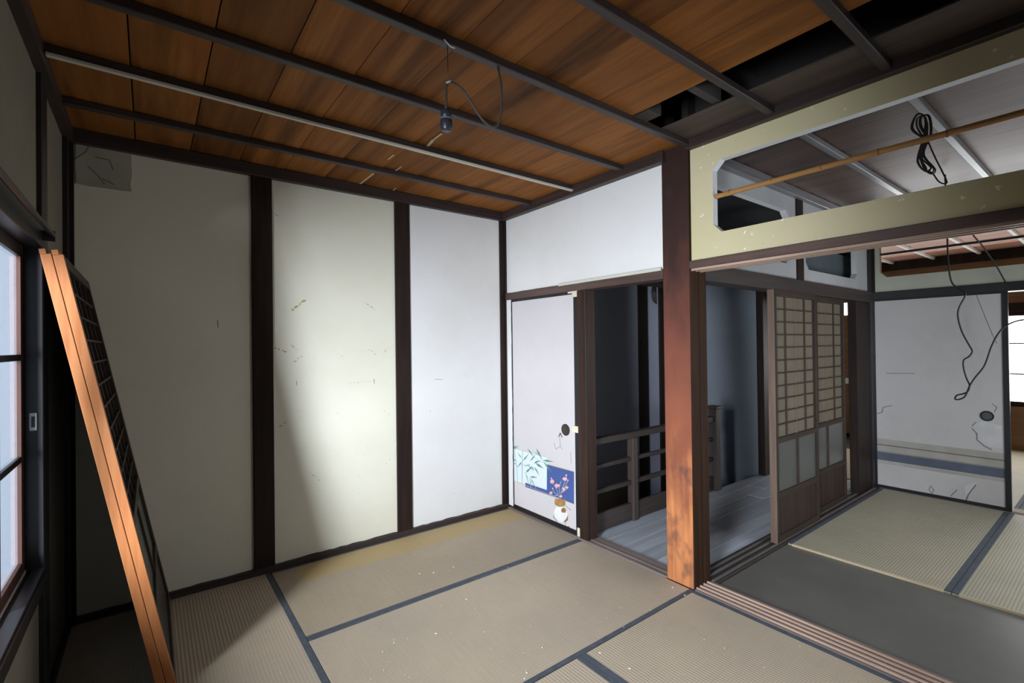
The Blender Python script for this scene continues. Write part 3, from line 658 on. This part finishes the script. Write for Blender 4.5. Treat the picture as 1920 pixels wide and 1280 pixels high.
c2 = empty('ceiling_second_room', (4.0, .5, ZC)); tag(c2, 'dark glossy board ceiling with grey battens in the second room', 'ceiling', kind='structure')
for k in range(13):
    a = X1+.09+.2445*k; b = min(a+.2445, X3+.03)
    vs_ = [(a-.012, YN, ZC+.006), (b, YN, ZC), (b, Y3+.03, ZC), (a-.012, Y3+.03, ZC+.006)]; vs_ += [(x, yy, z+.008) for x, yy, z in vs_]
    me = bpy.data.meshes.new('b'); me.from_pydata(vs_, [], [(3, 2, 1, 0), (4, 5, 6, 7), (0, 1, 5, 4), (1, 2, 6, 5), (2, 3, 7, 6), (3, 0, 4, 7)])
    link('ceiling_board', me, CEIL2, c2)
fl_ = []
for pts in ([(812, 262), (800, 276), (790, 284)], [(828, 250), (812, 262)], [(738, 290), (728, 298)], [(752, 312), (738, 322)], [(700, 325), (676, 344)], [(742, 352), (732, 362)], [(905, 394), (918, 396), (930, 399)], [(912, 398), (924, 400)]):
    q_ = [ray(u, v)*((ZC-.001-H)/ray(u, v).z) for u, v in pts]
    fl_ += ribbon([(p.x, p.y) for p in q_], R.uniform(.006, .018))
link('peeling_flake', polym(fl_, mapper('z', ZC-.001, -1), .0, .002), plain('peeled_veneer', (.52, .40, .26), .6), c1)
for yy in (1.065, .605, .15): box('batten', X1+.05, X3+.02, yy-.018, yy+.018, 2.468, 2.5, BATT2, c2, .003)
c3 = empty('ceiling_third_room', (7, .5, ZC)); tag(c3, 'warm red brown board ceiling with pale battens in the third room', 'ceiling', kind='structure')
for k in range(13):
    a = X3+.10+.2445*k; b = min(a+.2445, 8.6)
    vs_ = [(a-.012, -.42, ZC+.012), (b-.003, -.42, ZC), (b-.003, 3.22, ZC), (a-.012, 3.22, ZC+.012)]; vs_ += [(x, yy, z+.008) for x, yy, z in vs_]
    me = bpy.data.meshes.new('b'); me.from_pydata(vs_, [], [(3, 2, 1, 0), (4, 5, 6, 7), (0, 1, 5, 4), (1, 2, 6, 5), (2, 3, 7, 6), (3, 0, 4, 7)])
    link('ceiling_board', me, CEIL3, c3)
for k in range(8): box('batten', X3+.05, 8.56, 3.02-.45*k-.015, 3.02-.45*k+.015, 2.47, 2.5, PVC, c3)

# ------------------------------------------------------------------ tatami mats
def fade1(nt, sep, c):
    # strip along the wall that furniture kept from fading
    a = N(nt, 'ShaderNodeMath', operation='GREATER_THAN'); nt.links.new(sep.outputs[1], a.inputs[0]); a.inputs[1].default_value = .165
    b = N(nt, 'ShaderNodeMath', operation='GREATER_THAN'); nt.links.new(sep.outputs[0], b.inputs[0]); b.inputs[1].default_value = -.78
    m = N(nt, 'ShaderNodeMath', operation='MULTIPLY'); nt.links.new(a.outputs[0], m.inputs[0]); nt.links.new(b.outputs[0], m.inputs[1])
    m2 = N(nt, 'ShaderNodeMath', operation='MULTIPLY'); nt.links.new(m.outputs[0], m2.inputs[0]); m2.inputs[1].default_value = .8
    return mixc(nt, m2.outputs[0], c, (.42, .305, .135))
TX, TY = tatami('tatami_weave_x', 'x'), tatami('tatami_weave_y', 'y')
TX1 = tatami('tatami_weave_wall_mat', 'x', (.415, .335, .235), fade=fade1)
TX2 = tatami('tatami_weave_second_room', 'x', (.44, .39, .28))
def mat_(x0, x1, y0, y1, along, m, label, b=.03, edge=False, z=0):
    o = empty('tatami_mat', ((x0+x1)/2, (y0+y1)/2, -.05)); tag(o, label, 'tatami mat', 'straw mats on the floor')
    g = .0015
    box('straw_surface', x0+g, x1-g, y0+g, y1-g, -.05, z, m, o, .002)
    for s in (0, 1):
        if along == 'x': yy = (y0+g, y0+b) if s == 0 else (y1-b, y1-g); box('cloth_border', x0+g, x1-g, yy[0], yy[1], z-.004, z+.0012, HERI, o)
        else: xx = (x0+g, x0+b) if s == 0 else (x1-b, x1-g); box('cloth_border', xx[0], xx[1], y0+g, y1-g, z-.004, z+.0012, HERI, o)
    if edge: box('straw_end', x0-.008, x0+.006, y0+g+.03, y1-g-.03, z-.012, z+.0006, STRAW, o)
    return o
mat_(XL-.017, .585, 1.45, 3.245, 'y', TY, 'straw mat in the dim corner under the leaning door panels')
mat_(.585, 2.405, 2.40, 3.245, 'x', TX1, 'straw mat along the three plaster panels with an unfaded yellow strip', .021)
mat_(.585, 2.405, 1.513, 2.40, 'x', TX, 'straw mat lying between the wall mat and the worn post', .026)
mat_(1.513, 2.405, YN+.01, 1.513, 'y', TY, 'straw mat running beside the grooved door track')
mat_(.585, 1.513, YN+.01, 1.513, 'y', TY, 'straw mat with its corner against the long dark borders in mid room')
mat_(XL-.017, .585, YN+.01, 1.45, 'y', TY, 'straw mat below the open window sash')
mat_(3.478, 5.42, .635, 1.475, 'x', TX2, 'straw mat with a pale cut end beside the lattice doors', .03, True)
mat_(3.478, 5.42, YN+.01, .635, 'x', TX2, 'straw mat in the second room beyond the double dark border', .03, True)
mat_(X3+.13, 7.1, -.38, .60, 'x', TX2, 'straw mat in the third room beside its doorway')
mat_(X3+.13, 7.1, .60, 1.545, 'x', TX2, 'straw mat in the third room behind the stained door')
mat_(7.1, 8.52, -.38, .60, 'x', TX2, 'straw mat in the third room under the bright window')
mat_(7.1, 8.52, .60, 1.545, 'x', TX2, 'straw mat at the end of the third room behind the stained door')
mat_(X3+.13, 7.1, 1.545, 2.42, 'x', TX2, 'straw mat in the third room where the hall opens into it')
mat_(7.1, 8.52, 1.545, 2.20, 'x', TX2, 'straw mat in the third room before the brown cupboard')
# crumbs of plaster
vs_, fs = [], []
for k in range(60):
    u, v = R.uniform(640, 1700), R.uniform(1060, 1279)
    p = onz(u, v)
    if p.x > 2.38 or p.x < .5 or p.y > 3.2: continue
    s = R.choice((.0012, .002, .002, .0035)); b = len(vs_); an = R.uniform(0, 3)
    for dx, dy in ((-2, -.6), (1.4, -1), (1.8, .9), (-1, 1)): vs_.append((p.x+(dx*math.cos(an)-dy*math.sin(an))*s, p.y+(dx*math.sin(an)+dy*math.cos(an))*s, .0022))
    vs_.append((p.x, p.y, .0022+s*.8)); fs += [(b, b+1, b+4), (b+1, b+2, b+4), (b+2, b+3, b+4), (b+3, b, b+4), (b+3, b+2, b+1, b)]
me = bpy.data.meshes.new('crumbs'); me.from_pydata(vs_, [], fs)
tag(link('plaster_crumbs', me, CRUMB), 'tiny pale crumbs of plaster scattered over the mats', 'debris', kind='stuff')

# ------------------------------------------------------------------ two door panels leaning on the left wall
tilt = math.atan2(.3355, 1.69+.062)
LPAPER = plain('shaded_panel_paper', (.032, .026, .02), .85, var=.2)  # shade on the leaning panels' faces is put into this paper colour
for k, (bx, lab) in enumerate(((.022, 'orange edged door panel leaning on the wall, the inner of the pair'), (.0545, 'orange edged door panel leaning on the wall, the outer of the pair'))):
    e = empty('leaning_door', (bx, 2.355, .0)); tag(e, lab, 'door panel', 'door panels leaning on the wall')
    L = 1.772
    P = lattice_door(e, 0, .885, 0, .0305, .0, L-.018, WLEAN, SHPAPER)
    # local: door width along x -> world +y, thickness -> world +x, height tilted toward -x
    M_ = Matrix(((0, -1, 0), (1, 0, 0), (0, 0, 1))).to_4x4()      # x->y, y->-x
    M_ = Matrix.Rotation(-tilt, 4, 'Y') @ Matrix.Translation((.0305, 0, 0)) @ M_
    # tongue of the top rail
    P.append(('top_tongue', boxm(0, .885, .0135, .0305, L-.018, L, ), WLEAN))
    for nme, me, mt in P:
        if nme == 'stile': mt = [WDK, WLEAN]
        elif nme == 'top_tongue': mt = [WLEAN]
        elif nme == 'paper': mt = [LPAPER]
        elif nme == 'glass_pane': mt = [mt]
        else: mt = [WDK]
        me.transform(M_)
        o = bpy.data.objects.new(nme, me); [me.materials.append(q_) for q_ in mt]; C.objects.link(o); o.parent = e

# ------------------------------------------------------------------ small things
# pendant socket hanging off a batten
pd = empty('pendant_socket', (.857, 1.50, 2.15)); tag(pd, 'black bulb socket hanging by a looped cord from a ceiling batten', 'lamp socket')
py_ = 1.50
link('cord', tubem(smooth([(1.101, 1.515, 2.470), (1.103, py_, 2.40), (1.104, py_, 2.32), (1.090, py_, 2.245), (1.058, py_, 2.222), (1.018, py_, 2.235), (.975, py_, 2.275), (.935, py_, 2.318), (.900, py_, 2.335), (.868, py_, 2.332), (.858, py_, 2.31), (.856, py_, 2.22)], 8), .0048, 8), CORD, pd)
link('hang_wire', tubem([Vector((.868, 1.505, 2.47)), Vector((.866, py_, 2.332))], .0014, 6), METAL, pd)
link('knot', tubem(smooth([(.856, py_-.004, 2.325), (.866, py_-.006, 2.332), (.876, py_-.002, 2.340)], 4), .0035, 6), PVC, pd)
link('hook', tubem(smooth([(.845, 1.49, 2.475), (.855, 1.485, 2.464), (.870, 1.487, 2.458), (.890, 1.492, 2.462)], 4), .003, 6), PVC, pd)
sk = link('socket', lathem([(.008, .075), (.016, .072), (.0195, .062), (.0195, .048), (.0175, .046), (.0175, .042), (.0215, .040), (.0215, .014), (.019, .010), (.019, .0), (.013, -.003)], (.856, py_, 2.155)), SOCK, pd)
link('socket_ring', lathem([(.0218, .0), (.0228, .002), (.0228, .005), (.0218, .007)], (.856, py_, 2.192)), plain('grey_ring', (.12, .14, .17), .4), sk)

# bamboo pole across the transom opening
bp = empty('bamboo_pole', (X1+.03, 1.374, 2.165)); tag(bp, 'long tan bamboo pole laid across the transom opening', 'bamboo pole')
pts, rr = [], []
nodes = [1.372-.08-.215*k for k in range(8)]
L0, L1 = 1.373, -.204
n = 90
for k in range(n+1):
    yy = L0+(L1-L0)*k/n; d = min(abs(yy-q) for q in nodes)
    pts.append(Vector((X1+.030, yy, 2.166+.006*(k/n)))); rr.append(.0125+(.0016 if d < .012 else 0))
link('pole', tubem(pts, rr, 12), BAMBOO, bp)
for q in nodes:
    if q > L1: link('node_ring', tubem([Vector((X1+.030, q-.003, 2.169)), Vector((X1+.030, q+.003, 2.169))], .0147, 12), wood('bamboo_node', (.22, .10, .03), (.34, .17, .06), 'y', .5), bp)
# coil of black wire on the pole
wc = empty('wire_coil', (X1+.045, .51, 2.05)); tag(wc, 'tangled coil of black wire hung on the bamboo pole', 'wire')
for k in range(6):
    o_ = R.uniform(-.012, .012); q = R.uniform(-.012, .012); yc = .505+q
    link('wire_loop', tubem(smooth([(X1+.050+o_*.3, yc-.004, 2.182), (X1+.052, yc+.022+o_, 2.235), (X1+.050, yc+.014, 2.275+o_), (X1+.047, yc-.010, 2.262), (X1+.047, yc-.012+o_*.5, 2.19), (X1+.052, yc+.010, 2.12), (X1+.050, yc-.018+o_, 2.055+q), (X1+.048, yc-.006, 2.045+q), (X1+.050, yc+.016, 2.10), (X1+.050, yc-.004, 2.182)], 6), .0026, 6), CORDB, wc)
link('wire_tail', tubem(smooth([(X1+.05, .495, 2.17), (X1+.052, .475, 2.10), (X1+.052, .452, 2.03), (X1+.05, .440, 1.985), (X1+.05, .462, 1.995), (X1+.05, .482, 2.035), (X1+.05, .500, 2.05)], 6), .0026, 6), CORDB, wc)

# hanging cord in the second room
XH = 4.2
hc = empty('dangling_cable', (XH, .75, 2.50)); tag(hc, 'long dark cable dangling from the ceiling before the stained door', 'cable')
q = [(1785, 530), (1808, 547), (1809, 556), (1799, 575), (1796, 592), (1803, 620), (1816, 645), (1823, 658), (1817, 668), (1807, 675), (1807, 690), (1812, 708), (1818, 722), (1815, 733), (1806, 738), (1794, 741), (1791, 748), (1800, 748), (1810, 742), (1818, 724), (1828, 708), (1846, 685), (1858, 652), (1870, 628), (1884, 612), (1905, 602), (1930, 597)]
P3 = [onx(u, v, XH) for u, v in q]
top = [Vector((XH, .76, 2.47)), Vector((XH, .757, 2.30)), onx(1776, 440, XH), onx(1778, 490, XH)]
tail = [P3[-1]+Vector((0, -.15, .05)), P3[-1]+Vector((0, -.30, .35)), Vector((XH, .05, 2.47))]
link('cord', tubem(smooth(top+P3+tail, 6), .0048, 7), CORDB, hc)
hc2 = empty('dangling_cable', (XH+.1, .6, 2.50)); tag(hc2, 'thin dark cable slanting down across the far transom', 'cable')
link('cord', tubem(smooth([Vector((4.9, .78, 2.47))]+[onx(1818, 428, 5.0), onx(1843, 462, 5.1), onx(1866, 495, 5.25), onx(1886, 530, 5.40)], 5), .005, 6), CORDB, hc2)
